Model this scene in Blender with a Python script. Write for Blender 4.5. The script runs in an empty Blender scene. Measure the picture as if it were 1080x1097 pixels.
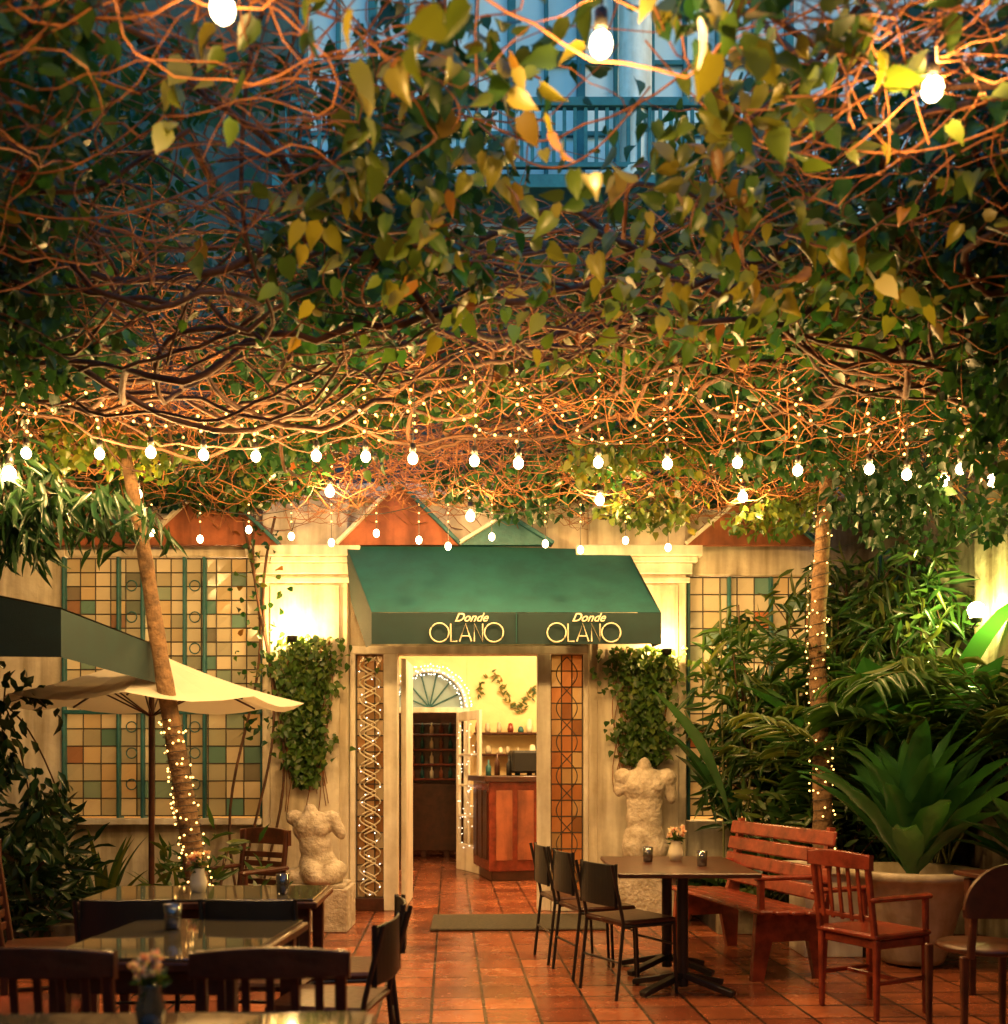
import bpy, bmesh, math, random
import numpy as np
from mathutils import Vector, Matrix, Euler
random.seed(7); rng=np.random.default_rng(11)
sc=bpy.context.scene
sc.view_settings.view_transform='Standard'; sc.view_settings.look='None'; sc.view_settings.exposure=0
R=math.radians

# ------------------------------------------------------------------ materials
def mat(name,c1,c2=None,scale=6,rough=.6,bump=0,metal=0,detail=6,bscale=None,spec=.5,stain=0):
    m=bpy.data.materials.new(name); m.use_nodes=True; nt=m.node_tree; b=nt.nodes['Principled BSDF']
    b.inputs['Roughness'].default_value=rough; b.inputs['Metallic'].default_value=metal
    b.inputs['Specular IOR Level'].default_value=spec
    tc=nt.nodes.new('ShaderNodeTexCoord')
    if c2 is None: c2=tuple(x*.7 for x in c1)
    n=nt.nodes.new('ShaderNodeTexNoise'); n.inputs['Scale'].default_value=scale; n.inputs['Detail'].default_value=detail; n.inputs['Roughness'].default_value=.65
    nt.links.new(tc.outputs['Object'],n.inputs['Vector'])
    r=nt.nodes.new('ShaderNodeValToRGB'); r.color_ramp.elements[0].position=.33; r.color_ramp.elements[1].position=.66
    r.color_ramp.elements[0].color=(*c2,1); r.color_ramp.elements[1].color=(*c1,1)
    nt.links.new(n.outputs['Fac'],r.inputs['Fac']); src=r.outputs['Color']
    if stain:
        mp=nt.nodes.new('ShaderNodeMapping'); mp.inputs['Scale'].default_value=(5,5,.5); nt.links.new(tc.outputs['Object'],mp.inputs['Vector'])
        ns=nt.nodes.new('ShaderNodeTexNoise'); ns.inputs['Scale'].default_value=1.5; ns.inputs['Detail'].default_value=7; nt.links.new(mp.outputs[0],ns.inputs['Vector'])
        rs=nt.nodes.new('ShaderNodeValToRGB'); rs.color_ramp.elements[0].position=.36; rs.color_ramp.elements[1].position=.56
        rs.color_ramp.elements[0].color=(1-stain,1-stain*1.1,1-stain*1.25,1); rs.color_ramp.elements[1].color=(1,1,1,1)
        nt.links.new(ns.outputs['Fac'],rs.inputs['Fac'])
        ml=nt.nodes.new('ShaderNodeMixRGB'); ml.blend_type='MULTIPLY'; ml.inputs['Fac'].default_value=1
        nt.links.new(src,ml.inputs['Color1']); nt.links.new(rs.outputs['Color'],ml.inputs['Color2']); src=ml.outputs[0]
    nt.links.new(src,b.inputs['Base Color'])
    if bump:
        n2=nt.nodes.new('ShaderNodeTexNoise'); n2.inputs['Scale'].default_value=bscale or scale*4; n2.inputs['Detail'].default_value=5
        nt.links.new(tc.outputs['Object'],n2.inputs['Vector'])
        bp=nt.nodes.new('ShaderNodeBump'); bp.inputs['Strength'].default_value=bump; bp.inputs['Distance'].default_value=.02
        nt.links.new(n2.outputs['Fac'],bp.inputs['Height']); nt.links.new(bp.outputs['Normal'],b.inputs['Normal'])
    return m
def emat(name,c,s,sample=False):
    m=bpy.data.materials.new(name); m.use_nodes=True; nt=m.node_tree; nt.nodes.clear()
    e=nt.nodes.new('ShaderNodeEmission'); e.inputs['Color'].default_value=(*c,1); e.inputs['Strength'].default_value=s
    o=nt.nodes.new('ShaderNodeOutputMaterial'); nt.links.new(e.outputs[0],o.inputs['Surface'])
    if not sample: m.cycles.emission_sampling='NONE'
    return m
def leafmat(name,cols,rough=.42,trans=.4,tcol=(1.7,1.7,.9)):
    m=bpy.data.materials.new(name); m.use_nodes=True; nt=m.node_tree; b=nt.nodes['Principled BSDF']
    b.inputs['Roughness'].default_value=rough
    a=nt.nodes.new('ShaderNodeAttribute'); a.attribute_name='rnd'
    r=nt.nodes.new('ShaderNodeValToRGB'); els=r.color_ramp.elements
    while len(els)<len(cols): els.new(.5)
    for i,c in enumerate(cols):
        els[i].position=c[0]; els[i].color=(*c[1],1)
    nt.links.new(a.outputs['Fac'],r.inputs['Fac']); nt.links.new(r.outputs['Color'],b.inputs['Base Color'])
    t=nt.nodes.new('ShaderNodeBsdfTranslucent')
    mul=nt.nodes.new('ShaderNodeMixRGB'); mul.blend_type='MULTIPLY'; mul.inputs['Fac'].default_value=1
    mul.inputs['Color2'].default_value=(*tcol,1)
    nt.links.new(r.outputs['Color'],mul.inputs['Color1']); nt.links.new(mul.outputs[0],t.inputs['Color'])
    mx=nt.nodes.new('ShaderNodeMixShader'); mx.inputs['Fac'].default_value=trans
    nt.links.new(b.outputs[0],mx.inputs[1]); nt.links.new(t.outputs[0],mx.inputs[2])
    nt.links.new(mx.outputs[0],nt.nodes['Material Output'].inputs['Surface'])
    return m

M={}
M['plaster']=mat('cream_plaster',(.8,.73,.57),(.58,.5,.36),2.4,.75,.35,bscale=14,stain=.38)
M['white']=mat('white_paint',(.84,.79,.67),(.66,.59,.47),4,.5,.15,stain=.25)
M['oldwall']=mat('aged_concrete',(.3,.255,.18),(.09,.07,.045),1.6,.85,.7,bscale=9,stain=.65)
M['yellowwall']=mat('yellow_plaster',(.8,.62,.32),(.7,.52,.25),3,.7,.2)
M['bluewall']=mat('pale_blue_plaster',(.4,.5,.54),(.28,.37,.42),2,.7,.2,stain=.3)
M['darkgreenwall']=mat('dark_green_render',(.045,.075,.06),(.02,.035,.03),2,.8,.3,stain=.4)
M['tealwood']=mat('teal_painted_wood',(.02,.13,.14),(.012,.08,.09),8,.5,.2)
M['terracotta']=mat('orange_plaster',(.38,.11,.042),(.2,.06,.026),4,.7,.3,stain=.45)
M['awning']=mat('green_canvas',(.007,.088,.09),(.0045,.06,.062),5,.8,.3,bscale=300)
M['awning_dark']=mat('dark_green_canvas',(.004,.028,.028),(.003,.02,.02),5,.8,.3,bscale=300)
M['cream']=mat('cream_lettering',(.75,.68,.5),(.7,.62,.45),5,.6)
M['redwood']=mat('red_varnished_wood',(.26,.042,.019),(.1,.017,.009),9,.26,.15)
M['darkwood']=mat('dark_wood',(.085,.027,.014),(.033,.012,.007),9,.28,.15)
M['blackmetal']=mat('black_metal',(.015,.014,.013),(.01,.01,.01),9,.35,.05)
M['lead']=mat('lead_came',(.05,.042,.03),(.03,.026,.02),9,.5)
M['stone']=mat('carved_stone',(.6,.52,.41),(.3,.24,.16),9,.85,.9,bscale=34)
M['bark']=mat('palm_bark',(.24,.135,.06),(.075,.042,.02),14,.85,.9,bscale=30)
M['vine']=mat('vine_bark',(.38,.14,.036),(.14,.05,.018),9,.75,.3)
M['vined']=mat('vine_bark_dark',(.12,.052,.023),(.04,.02,.011),9,.8,.5)
M['mat']=mat('coir_mat',(.12,.1,.06),(.06,.05,.035),40,.95,.8,bscale=200)
M['pot']=mat('glazed_pot',(.55,.47,.33),(.4,.32,.2),6,.4,.2,stain=.3)
M['soil']=mat('soil',(.04,.025,.015),(.02,.012,.008),20,.95,.6)
M['wire']=mat('cable',(.03,.025,.02),(.02,.018,.015),9,.5)
M['fabric']=leafmat('umbrella_canvas',[(0,(.76,.7,.56)),(1,(.66,.6,.46))],.8,.3,(.95,.88,.75))
M['palm_stalk']=mat('palm_stalk',(.12,.13,.035),(.07,.07,.018),6,.5)
M['glow']=emat('bulb_glow',(1.0,.72,.36),25)
M['fairy']=emat('fairy_glow',(1.0,.5,.12),7)
M['fairyw']=emat('fairy_white_glow',(1.0,.82,.62),6)
M['leaf']=leafmat('vine_leaves',[(0,(.008,.042,.018)),(.45,(.02,.072,.02)),(.8,(.06,.1,.018)),(.96,(.13,.12,.018)),(1,(.18,.045,.014))],.34,.42)
M['leafn']=leafmat('vine_leaves_young',[(0,(.025,.072,.015)),(.5,(.08,.11,.016)),(.9,(.17,.14,.018)),(.97,(.19,.09,.018)),(1,(.21,.065,.018))],.36,.4)
M['palm']=leafmat('palm_leaves',[(0,(.016,.055,.012)),(.6,(.04,.092,.017)),(1,(.11,.125,.025))],.32,.3)
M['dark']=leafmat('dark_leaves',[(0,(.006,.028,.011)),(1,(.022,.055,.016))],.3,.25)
M['broad']=leafmat('broad_leaves',[(0,(.014,.072,.024)),(1,(.04,.125,.034))],.25,.25)
M['ivy']=leafmat('ivy_leaves',[(0,(.02,.06,.012)),(.6,(.06,.12,.018)),(1,(.14,.18,.03))],.4,.3)

def tile_mat():
    m=bpy.data.materials.new('terracotta_tiles'); m.use_nodes=True; nt=m.node_tree; b=nt.nodes['Principled BSDF']
    tc=nt.nodes.new('ShaderNodeTexCoord')
    mp=nt.nodes.new('ShaderNodeMapping'); mp.inputs['Rotation'].default_value=(0,0,R(-3)); mp.inputs['Location'].default_value=(.1,.05,0)
    nt.links.new(tc.outputs['Object'],mp.inputs['Vector'])
    br=nt.nodes.new('ShaderNodeTexBrick'); br.offset=.0
    br.inputs['Scale'].default_value=1; br.inputs['Brick Width'].default_value=.3; br.inputs['Row Height'].default_value=.3
    br.inputs['Mortar Size'].default_value=.01; br.inputs['Mortar Smooth'].default_value=.3; br.inputs['Bias'].default_value=0
    br.inputs['Color1'].default_value=(.42,.135,.06,1); br.inputs['Color2'].default_value=(.19,.05,.025,1); br.inputs['Mortar'].default_value=(.03,.018,.012,1)
    nt.links.new(mp.outputs[0],br.inputs['Vector'])
    n=nt.nodes.new('ShaderNodeTexNoise'); n.inputs['Scale'].default_value=1.3; n.inputs['Detail'].default_value=8; n.inputs['Roughness'].default_value=.7
    nt.links.new(tc.outputs['Object'],n.inputs['Vector'])
    rp=nt.nodes.new('ShaderNodeValToRGB'); rp.color_ramp.elements[0].position=.3; rp.color_ramp.elements[1].position=.7
    rp.color_ramp.elements[0].color=(.4,.37,.36,1); rp.color_ramp.elements[1].color=(1.25,1.2,1.12,1)
    nt.links.new(n.outputs['Fac'],rp.inputs['Fac'])
    mx=nt.nodes.new('ShaderNodeMixRGB'); mx.blend_type='MULTIPLY'; mx.inputs['Fac'].default_value=1
    nt.links.new(br.outputs['Color'],mx.inputs['Color1']); nt.links.new(rp.outputs['Color'],mx.inputs['Color2'])
    nt.links.new(mx.outputs[0],b.inputs['Base Color'])
    n2=nt.nodes.new('ShaderNodeTexNoise'); n2.inputs['Scale'].default_value=7; n2.inputs['Detail'].default_value=6
    nt.links.new(tc.outputs['Object'],n2.inputs['Vector'])
    mr=nt.nodes.new('ShaderNodeMapRange'); mr.inputs['To Min'].default_value=.08; mr.inputs['To Max'].default_value=.4
    nt.links.new(n2.outputs['Fac'],mr.inputs['Value']); nt.links.new(mr.outputs[0],b.inputs['Roughness'])
    inv=nt.nodes.new('ShaderNodeMath'); inv.operation='MULTIPLY_ADD'; inv.inputs[1].default_value=-1.0
    nt.links.new(br.outputs['Fac'],inv.inputs[0])
    sm=nt.nodes.new('ShaderNodeMath'); sm.operation='MULTIPLY'; sm.inputs[1].default_value=.4
    nt.links.new(n2.outputs['Fac'],sm.inputs[0]); nt.links.new(sm.outputs[0],inv.inputs[2])
    bp=nt.nodes.new('ShaderNodeBump'); bp.inputs['Strength'].default_value=.6; bp.inputs['Distance'].default_value=.006
    nt.links.new(inv.outputs[0],bp.inputs['Height']); nt.links.new(bp.outputs['Normal'],b.inputs['Normal'])
    return m
M['tile']=tile_mat()
NT=(.95,.9,.8)
M['pane']=leafmat('stained_glass_panes',[(0,(.56,.5,.36)),(.35,(.42,.38,.27)),(.62,(.24,.25,.19)),(.84,(.48,.37,.21)),(.9,(.18,.26,.21)),(.95,(.08,.18,.16)),(1,(.32,.12,.05))],.12,.5,NT)
M['paneo']=leafmat('amber_glass_panes',[(0,(.4,.18,.07)),(.5,(.28,.11,.04)),(.8,(.42,.3,.15)),(1,(.18,.07,.025))],.12,.5,NT)
M['panew']=leafmat('frosted_glass_panes',[(0,(.55,.48,.36)),(.4,(.4,.24,.11)),(.7,(.26,.13,.05)),(1,(.5,.44,.3))],.12,.5,NT)
M['paneb']=leafmat('blue_window_panes',[(0,(.34,.48,.52)),(.6,(.55,.66,.68)),(1,(.85,.86,.82))],.15,.2,NT)
gm=bpy.data.materials.new('table_glass'); gm.use_nodes=True
gb=gm.node_tree.nodes['Principled BSDF']; gb.inputs['Base Color'].default_value=(.06,.052,.035,1); gb.inputs['Roughness'].default_value=.05; gb.inputs['Specular IOR Level'].default_value=1.0; gb.inputs['IOR'].default_value=1.8
M['glass']=gm

# ------------------------------------------------------------------ mesh helpers
def mk(name,verts,faces,m,parent=None,smooth=False,rnd=None):
    me=bpy.data.meshes.new(name); me.from_pydata([tuple(v) for v in verts],[],faces); me.update()
    if m: me.materials.append(m)
    if smooth: me.polygons.foreach_set('use_smooth',[True]*len(me.polygons))
    if rnd is not None:
        a=me.attributes.new('rnd','FLOAT','POINT'); a.data.foreach_set('value',np.asarray(rnd,dtype=np.float32))
    o=bpy.data.objects.new(name,me); sc.collection.objects.link(o)
    if parent: o.parent=parent
    return o
def fast(name,V,F,m,parent=None,rnd=None,smooth=True):
    V=np.asarray(V,dtype=np.float32).reshape(-1,3); F=np.asarray(F,dtype=np.int32); k=F.shape[1]
    me=bpy.data.meshes.new(name); me.vertices.add(len(V)); me.vertices.foreach_set('co',V.ravel())
    me.loops.add(F.size); me.loops.foreach_set('vertex_index',F.ravel())
    me.polygons.add(len(F)); me.polygons.foreach_set('loop_start',np.arange(len(F),dtype=np.int32)*k)
    me.polygons.foreach_set('use_smooth',np.full(len(F),smooth))
    me.update(calc_edges=True); me.materials.append(m)
    if rnd is not None:
        a=me.attributes.new('rnd','FLOAT','POINT'); a.data.foreach_set('value',np.asarray(rnd,dtype=np.float32))
    o=bpy.data.objects.new(name,me); sc.collection.objects.link(o)
    if parent: o.parent=parent
    return o
def nrm(a): return a/np.maximum(np.linalg.norm(a,axis=-1,keepdims=True),1e-9)
HEART=(np.array([(0,0,0),(.4,.02,.04),(.5,.36,.1),(.26,.74,.06),(0,1.05,-.1),(-.26,.74,.06),(-.5,.36,.1),(-.4,.02,.04),(0,.45,0)]),
       np.array([(0,1,2,8),(8,2,3,4),(0,8,6,7),(8,4,5,6)]))
HEART2=(np.array([(0,0,0),(0,.35,-.02),(0,.7,-.06),(0,1.1,-.18),(.27,-.07,.04),(.5,.2,.1),(.4,.58,.06),(.15,.88,-.06),(-.27,-.07,.04),(-.5,.2,.1),(-.4,.58,.06),(-.15,.88,-.06)]),
       np.array([(0,4,5,1),(1,5,6,2),(2,6,7,3),(0,1,9,8),(1,2,10,9),(2,3,11,10)]))
LANCE=(np.array([(0,0,0),(.5,.35,.05),(.3,.75,.0),(0,1,-.14),(-.3,.75,.0),(-.5,.35,.05),(0,.5,-.02)]),
       np.array([(0,1,6),(1,2,6),(6,2,3),(0,6,5),(5,6,4),(4,6,3)]))
def leaves(name,pos,d,nv,L,W,m,parent=None,shape=HEART,rnd=None):
    pos=np.asarray(pos,float); N=len(pos); d=nrm(np.asarray(d,float)); nv=np.asarray(nv,float)
    x=nrm(np.cross(d,nv)); z=np.cross(x,d)
    T,F=shape; k=len(T)
    L=np.broadcast_to(L,(N,))[:,None,None]; W=np.broadcast_to(W,(N,))[:,None,None]
    cz=1+rng.normal(0,.8,(N,1,1))
    V=pos[:,None,:]+x[:,None,:]*T[None,:,0:1]*W+d[:,None,:]*T[None,:,1:2]*L+z[:,None,:]*T[None,:,2:3]*L*cz
    FF=(np.arange(N)[:,None,None]*k+F[None]).reshape(-1,F.shape[1])
    if rnd is None: rnd=rng.random(N)
    return fast(name,V,FF,m,parent,np.repeat(rnd,k))
def tubes(name,P,Rd,m,parent=None,sides=4):
    P=np.asarray(P,float); Mn,K,_=P.shape; Rd=np.broadcast_to(Rd,(Mn,K))
    t=nrm(np.gradient(P,axis=1)); ref=np.where(np.abs(t[...,2:3])>.8,np.array([1.,0,0]),np.array([0,0,1.]))
    a=nrm(np.cross(t,ref)); b=np.cross(t,a)
    ang=np.arange(sides)/sides*2*np.pi
    V=P[:,:,None,:]+Rd[:,:,None,None]*(a[:,:,None,:]*np.cos(ang)[:,None]+b[:,:,None,:]*np.sin(ang)[:,None])
    idx=np.arange(Mn*K*sides).reshape(Mn,K,sides)
    q=np.stack([idx[:,:-1],np.roll(idx,-1,2)[:,:-1],np.roll(idx,-1,2)[:,1:],idx[:,1:]],-1).reshape(-1,4)
    return fast(name,V,q,m,parent)
def balls(name,pos,r,m,parent=None,sub=1,sz=1.0):
    bm=bmesh.new(); bmesh.ops.create_icosphere(bm,subdivisions=sub,radius=1)
    T=np.array([v.co[:] for v in bm.verts]); F=np.array([[v.index for v in f.verts] for f in bm.faces]); bm.free()
    T=T*np.array([1,1,sz]); pos=np.asarray(pos,float); N=len(pos); r=np.broadcast_to(r,(N,))[:,None,None]
    V=pos[:,None,:]+T[None]*r
    return fast(name,V,(np.arange(N)[:,None,None]*len(T)+F[None]).reshape(-1,3),m,parent)
WARM=(1.0,.56,.18)
def lampat(parent,loc,r,P,col=WARM,name='bulb_light'):
    l=bpy.data.lights.new(name,'POINT'); l.energy=P*1.2; l.color=col; l.shadow_soft_size=r
    try: l.use_soft_falloff=False
    except Exception: pass
    o=bpy.data.objects.new(name,l); sc.collection.objects.link(o); o.parent=parent; o.location=loc; return o

class G:
    def __init__(s,name,loc=(0,0,0),rz=0):
        s.e=bpy.data.objects.new(name,None); s.e.empty_display_size=.2; sc.collection.objects.link(s.e)
        s.e.location=loc; s.e.rotation_euler=(0,0,R(rz))
    def box(s,n,c,sz,m,rot=(0,0,0),bev=.006,taper=1):
        bm=bmesh.new(); bmesh.ops.create_cube(bm,size=1)
        for v in bm.verts:
            k=taper if v.co.z<0 else 1
            v.co=Vector((v.co.x*sz[0]*k,v.co.y*sz[1]*k,v.co.z*sz[2]))
        if bev and min(sz)>bev*2.2: bmesh.ops.bevel(bm,geom=bm.edges[:],offset=bev,segments=1,affect='EDGES')
        Mx=Matrix.Translation(c)@Euler([R(a) for a in rot]).to_matrix().to_4x4()
        bmesh.ops.transform(bm,matrix=Mx,verts=bm.verts)
        me=bpy.data.meshes.new(n); bm.to_mesh(me); bm.free(); me.materials.append(m)
        o=bpy.data.objects.new(n,me); sc.collection.objects.link(o); o.parent=s.e; return o
    def b2(s,n,lo,hi,m,bev=.006):
        c=[(a+b)/2 for a,b in zip(lo,hi)]; return s.box(n,c,[b-a for a,b in zip(lo,hi)],m,bev=bev)
    def tube(s,n,pts,r,m,sides=8):
        pts=np.array(pts,float); rr=np.broadcast_to(r,(len(pts),))
        return tubes(n,pts[None],rr[None],m,s.e,sides)
    def lathe(s,n,prof,m,c=(0,0,0),seg=24):
        V=[];F=[]
        for (r,z) in prof:
            for i in range(seg):
                a=2*math.pi*i/seg; V.append((c[0]+r*math.cos(a),c[1]+r*math.sin(a),c[2]+z))
        for j in range(len(prof)-1):
            for i in range(seg):
                F.append((j*seg+i,j*seg+(i+1)%seg,(j+1)*seg+(i+1)%seg,(j+1)*seg+i))
        return mk(n,V,F,m,s.e,True)
    def prism(s,n,poly,y0,y1,m):
        k=len(poly); V=[(x,y0,z) for x,z in poly]+[(x,y1,z) for x,z in poly]
        F=[tuple(range(k)),tuple(range(2*k-1,k-1,-1))]+[(i,i+k,(i+1)%k+k,(i+1)%k) for i in range(k)]
        return mk(n,V,F,m,s.e)

# ------------------------------------------------------------------ ground
fl=G('ground')
mk('ground_sheet',[(-60,-60,0),(60,-60,0),(60,60,0),(-60,60,0)],[(0,1,2,3)],M['tile'],fl.e)

# ------------------------------------------------------------------ restaurant building
B=G('restaurant_building')
Y0,Y1=10.0,10.3
def wall(n,x0,x1,z0,z1,m='plaster',y0=Y0,y1=Y1): return B.b2(n,(x0,y0,z0),(x1,y1,z1),M[m],bev=.01)
wall('wall_far_left',-6.2,-4.2,0,3.9)
wall('window_wall_below',-4.2,-2.28,0,.85)
wall('window_wall_above',-4.2,-2.28,3.38,3.9)
wall('pier_left',-2.28,-1.47,0,3.9,'plaster',9.85,10.3)
wall('door_header',-1.47,.8,2.52,3.9)
wall('pier_right',.8,1.72,0,3.9,'plaster',9.85,10.3)
wall('right_wall_below',1.72,3.05,0,.85)
wall('right_wall_above',1.72,3.05,3.2,3.9)
wall('wall_far_right',3.05,4.4,0,3.9,'oldwall')
for nm,x0,x1 in (('left',-2.28,-1.47),('right',.8,1.72)):
    wall('pier_base_'+nm,x0-.04,x1+.04,0,.3,'white',9.8,9.848)
    for i,(z,h,o) in enumerate(((3.1,.05,.03),(3.18,.1,.05),(3.283,.05,.09),(3.336,.1,.13))):
        B.b2('capital_%s_%d'%(nm,i),(x0-o,9.848-o,z),(x1+o,9.848,z+h),M['white'])
    B.b2('pilaster_strip_'+nm,(x0+.08,9.83,.32),(x1-.08,9.849,3.08),M['plaster'],bev=.004)
wall('cornice',-6.2,4.4,3.903,4.05,'white',9.88,10.35)
for i,(cx,hw,h,mm) in enumerate(((-3.95,.55,.5,'terracotta'),(-2.72,.62,.58,'terracotta'),(-.98,.56,.56,'terracotta'),(.02,.42,.26,'tealwood'),(2.3,.6,.5,'terracotta'))):
    z=3.43
    B.prism('gable_%d'%i,[(cx-hw,z),(cx+hw,z),(cx,z+h)],9.70,9.78,M[mm])
    for sg in (-1,1):
        ln=math.hypot(hw,h); ry=sg*math.degrees(math.atan2(h,hw))
        B.box('gable_trim_%d_%d'%(i,sg),(cx+sg*hw/2,9.67,z+h/2+.02),(ln+.04,.06,.035),M['tealwood' if sg>0 else 'white'],rot=(0,ry,0),bev=.004)
        for j in range(4): B.box('gable_roof_tile_%d_%d_%d'%(i,sg,j),(cx+sg*hw*(j+.5)/4,9.80,z+h*(1-(j+.5)/4)+.035),(ln/4+.03,.2,.02),M['terracotta'],rot=(0,ry+sg*4,0),bev=.003)
for i,(x,w) in enumerate(((-1.08,.13),(.38,.13),(-1.44,.05),(.78,.05))):
    B.b2('door_frame_%d'%i,(x-w/2,9.93,0),(x+w/2,10.12,2.5),M['white'])
B.b2('door_lintel',(-1.46,9.925,2.44),(.8,10.13,2.519),M['white'])
B.b2('door_leaf_left',(-1.0,10.14,0),(-.95,10.9,2.42),M['white'])
def panes(nm,x0,x1,z0,z1,nx,nz,m,y=10.02,bar=.012,diamond=False,bm_=None):
    V=[];F=[];rn=[]
    for i in range(nx):
        for j in range(nz):
            a=x0+(x1-x0)*i/nx; b=x0+(x1-x0)*(i+1)/nx; c=z0+(z1-z0)*j/nz; d=z0+(z1-z0)*(j+1)/nz
            k=len(V); t=random.uniform(-.006,.006); V+=[(a,y+t,c),(b,y-t,c),(b,y+t*.5,d),(a,y-t,d)]; F.append((k,k+1,k+2,k+3)); r=random.random(); rn+=[r]*4
    mk(nm+'_panes',V,F,m,B.e,rnd=rn)
    P=[]
    for i in range(nx+1):
        x=x0+(x1-x0)*i/nx; P.append([(x,y-.01,z0),(x,y-.01,z1)])
    for j in range(nz+1):
        z=z0+(z1-z0)*j/nz; P.append([(x0,y-.012,z),(x1,y-.012,z)])
    tubes(nm+'_leading',np.array(P),bar/2,bm_ or M['lead'],B.e,4)
panes('left_side_window',-1.41,-1.15,.12,2.44,3,15,M['panew'])
panes('right_side_window',.45,.75,.12,2.44,3,15,M['paneo'])
B.b2('left_side_sill',(-1.45,9.9,.0),(-1.14,10.1,.12),M['darkwood'])
B.b2('right_side_sill',(.45,9.9,.0),(.78,10.1,.12),M['white'])
P=[]; t=np.linspace(0,1,110)
for ph_ in (0,math.pi): P.append(np.stack([-1.28+.1*np.sin(t*44+ph_),np.full(110,9.985)+.006*np.cos(t*44+ph_),.14+2.28*t],-1))
for ph_ in (math.pi/2,): P.append(np.stack([-1.28+.06*np.sin(t*88+ph_),np.full(110,9.975),.14+2.28*t],-1))
tubes('left_side_scrollwork',np.array(P),.008,M['cream'],B.e,4)
balls('side_window_lights',[(-1.28+.1*math.sin(k*1.9),9.965,.15+2.2*k/30) for k in range(30)],.006,M['fairyw'],B.e)
P=[np.stack([.6+.1*np.sin(t*22+a_),np.full(110,9.985),.14+2.28*t],-1) for a_ in (0,math.pi)]
tubes('right_side_scrollwork',np.array(P),.005,M['lead'],B.e,4)
panes('left_window_lower',-4.2,-2.32,.9,1.9,11,6,M['pane'])
panes('left_window_upper',-4.2,-2.32,1.9,3.36,13,11,M['pane'])
for x in (-4.2,-3.68,-3.45,-3.05,-2.86,-2.31):
    B.b2('left_window_mullion_%d'%(x*100),(x-.013,9.95,.86),(x+.013,10.1,3.37),M['tealwood'])
B.b2('left_window_transom',(-4.2,9.945,1.87),(-2.29,10.0,1.91),M['tealwood'])
B.b2('left_window_sill',(-4.25,9.86,.82),(-2.29,10.0,.88),M['white'])
P=[]
for cx in (-3.56,-2.955):
    for cz in (1.2,1.5,1.75,2.2,2.5,2.8,3.1):
        a=np.linspace(0,2*np.pi,17); P.append(np.stack([cx+.05*np.cos(a),np.full(17,9.99),cz+.05*np.sin(a)],-1))
tubes('window_rosettes',np.array(P),.006,M['tealwood'],B.e,4)
panes('right_window',1.74,3.05,.9,3.18,8,14,M['pane'])
for x in (1.76,2.15,2.55,3.02): B.b2('right_window_mullion_%d'%(x*100),(x-.015,9.95,.86),(x+.015,10.1,3.18),M['tealwood'])
# interior
B.b2('interior_ceiling',(-6.2,10.31,3.6),(4.4,17.5,3.7),M['plaster'])
B.b2('interior_left_wall',(-6.3,10.31,0),(-6.2,17.5,3.6),M['yellowwall'])
B.b2('interior_right_wall',(4.3,10.31,0),(4.4,17.5,3.6),M['yellowwall'])
B.b2('inner_wall_left',(-6.2,14,0),(-1.5,14.2,3.6),M['yellowwall'])
B.b2('inner_wall_right',(-.5,14,0),(4.3,14.2,3.6),M['yellowwall'])
B.b2('back_room_wall',(-6.2,17.4,0),(4.3,17.5,3.6),M['darkwood'])
arc=[(-1.0-.5*math.cos(a),2.15+.5*math.sin(a)) for a in np.linspace(0,math.pi,17)]
B.prism('inner_wall_arch',[(-1.5,3.6)]+arc+[(-.5,3.6)],14,14.2,M['yellowwall'])
B.b2('arch_transom',(-1.5,13.97,2.08),(-.5,14.1,2.15),M['white'])
for i,sx in enumerate((-1.5,-.5)): B.b2('arch_jamb_%d'%i,(sx-.04,13.96,0),(sx+.04,13.998,2.15),M['white'])
A=np.array([(x,13.96,z) for x,z in arc]); tubes('arch_trim',A[None],.035,M['white'],B.e,6)
AL=[]
for r in (.44,.5,.56):
    for a in np.linspace(0,math.pi,40): AL.append((-1.0-r*math.cos(a)+random.uniform(-.015,.015),13.91,2.15+r*math.sin(a)+random.uniform(-.015,.015)))
balls('arch_lights',AL,.009,M['fairyw'],B.e)
tubes('fanlight_bars',np.array([[(-1.0,14.05,2.15),(-1.0-.49*math.cos(a),14.05,2.15+.49*math.sin(a))] for a in np.linspace(.4,2.7,6)]),.01,M['tealwood'],B.e)
mk('fanlight_pane',[(x,14.08,z) for x,z in arc],[tuple(range(17))],M['paneb'],B.e,rnd=[0]*17)
D=G('glazed_door',(-.62,13.93,0),-66)
D.b2('stile_1',(0,-.02,0),(.09,.02,2.08),M['white']); D.b2('stile_2',(.71,-.02,0),(.8,.02,2.08),M['white'])
D.b2('rail_bottom',(.09,-.018,0),(.71,.018,.35),M['white']); D.b2('rail_top',(.09,-.018,1.96),(.71,.018,2.08),M['white'])
for i,z in enumerate((.7,1.1,1.5)): D.b2('muntin_%d'%i,(.09,-.015,z),(.71,.015,z+.03),M['white'])
D.b2('muntin_v',(.38,-.014,.35),(.42,.014,1.96),M['white'])
balls('door_lights',[(random.uniform(.1,.7),-.03,random.uniform(.3,2.0)) for _ in range(50)],.006,M['fairyw'],D.e)
C=G('bar_counter',(.22,12.9,0),12)
C.b2('body',(-.5,-.45,.12),(.9,.6,1.18),M['redwood']); C.b2('plinth',(-.46,-.41,0),(.86,.56,.119),M['darkwood'])
C.b2('top',(-.56,-.51,1.181),(.96,.66,1.25),M['darkwood'])
for i in range(5): C.b2('panel_%d'%i,(-.42+i*.26,-.47,.25),(-.22+i*.26,-.451,1.08),M['terracotta'])
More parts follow.
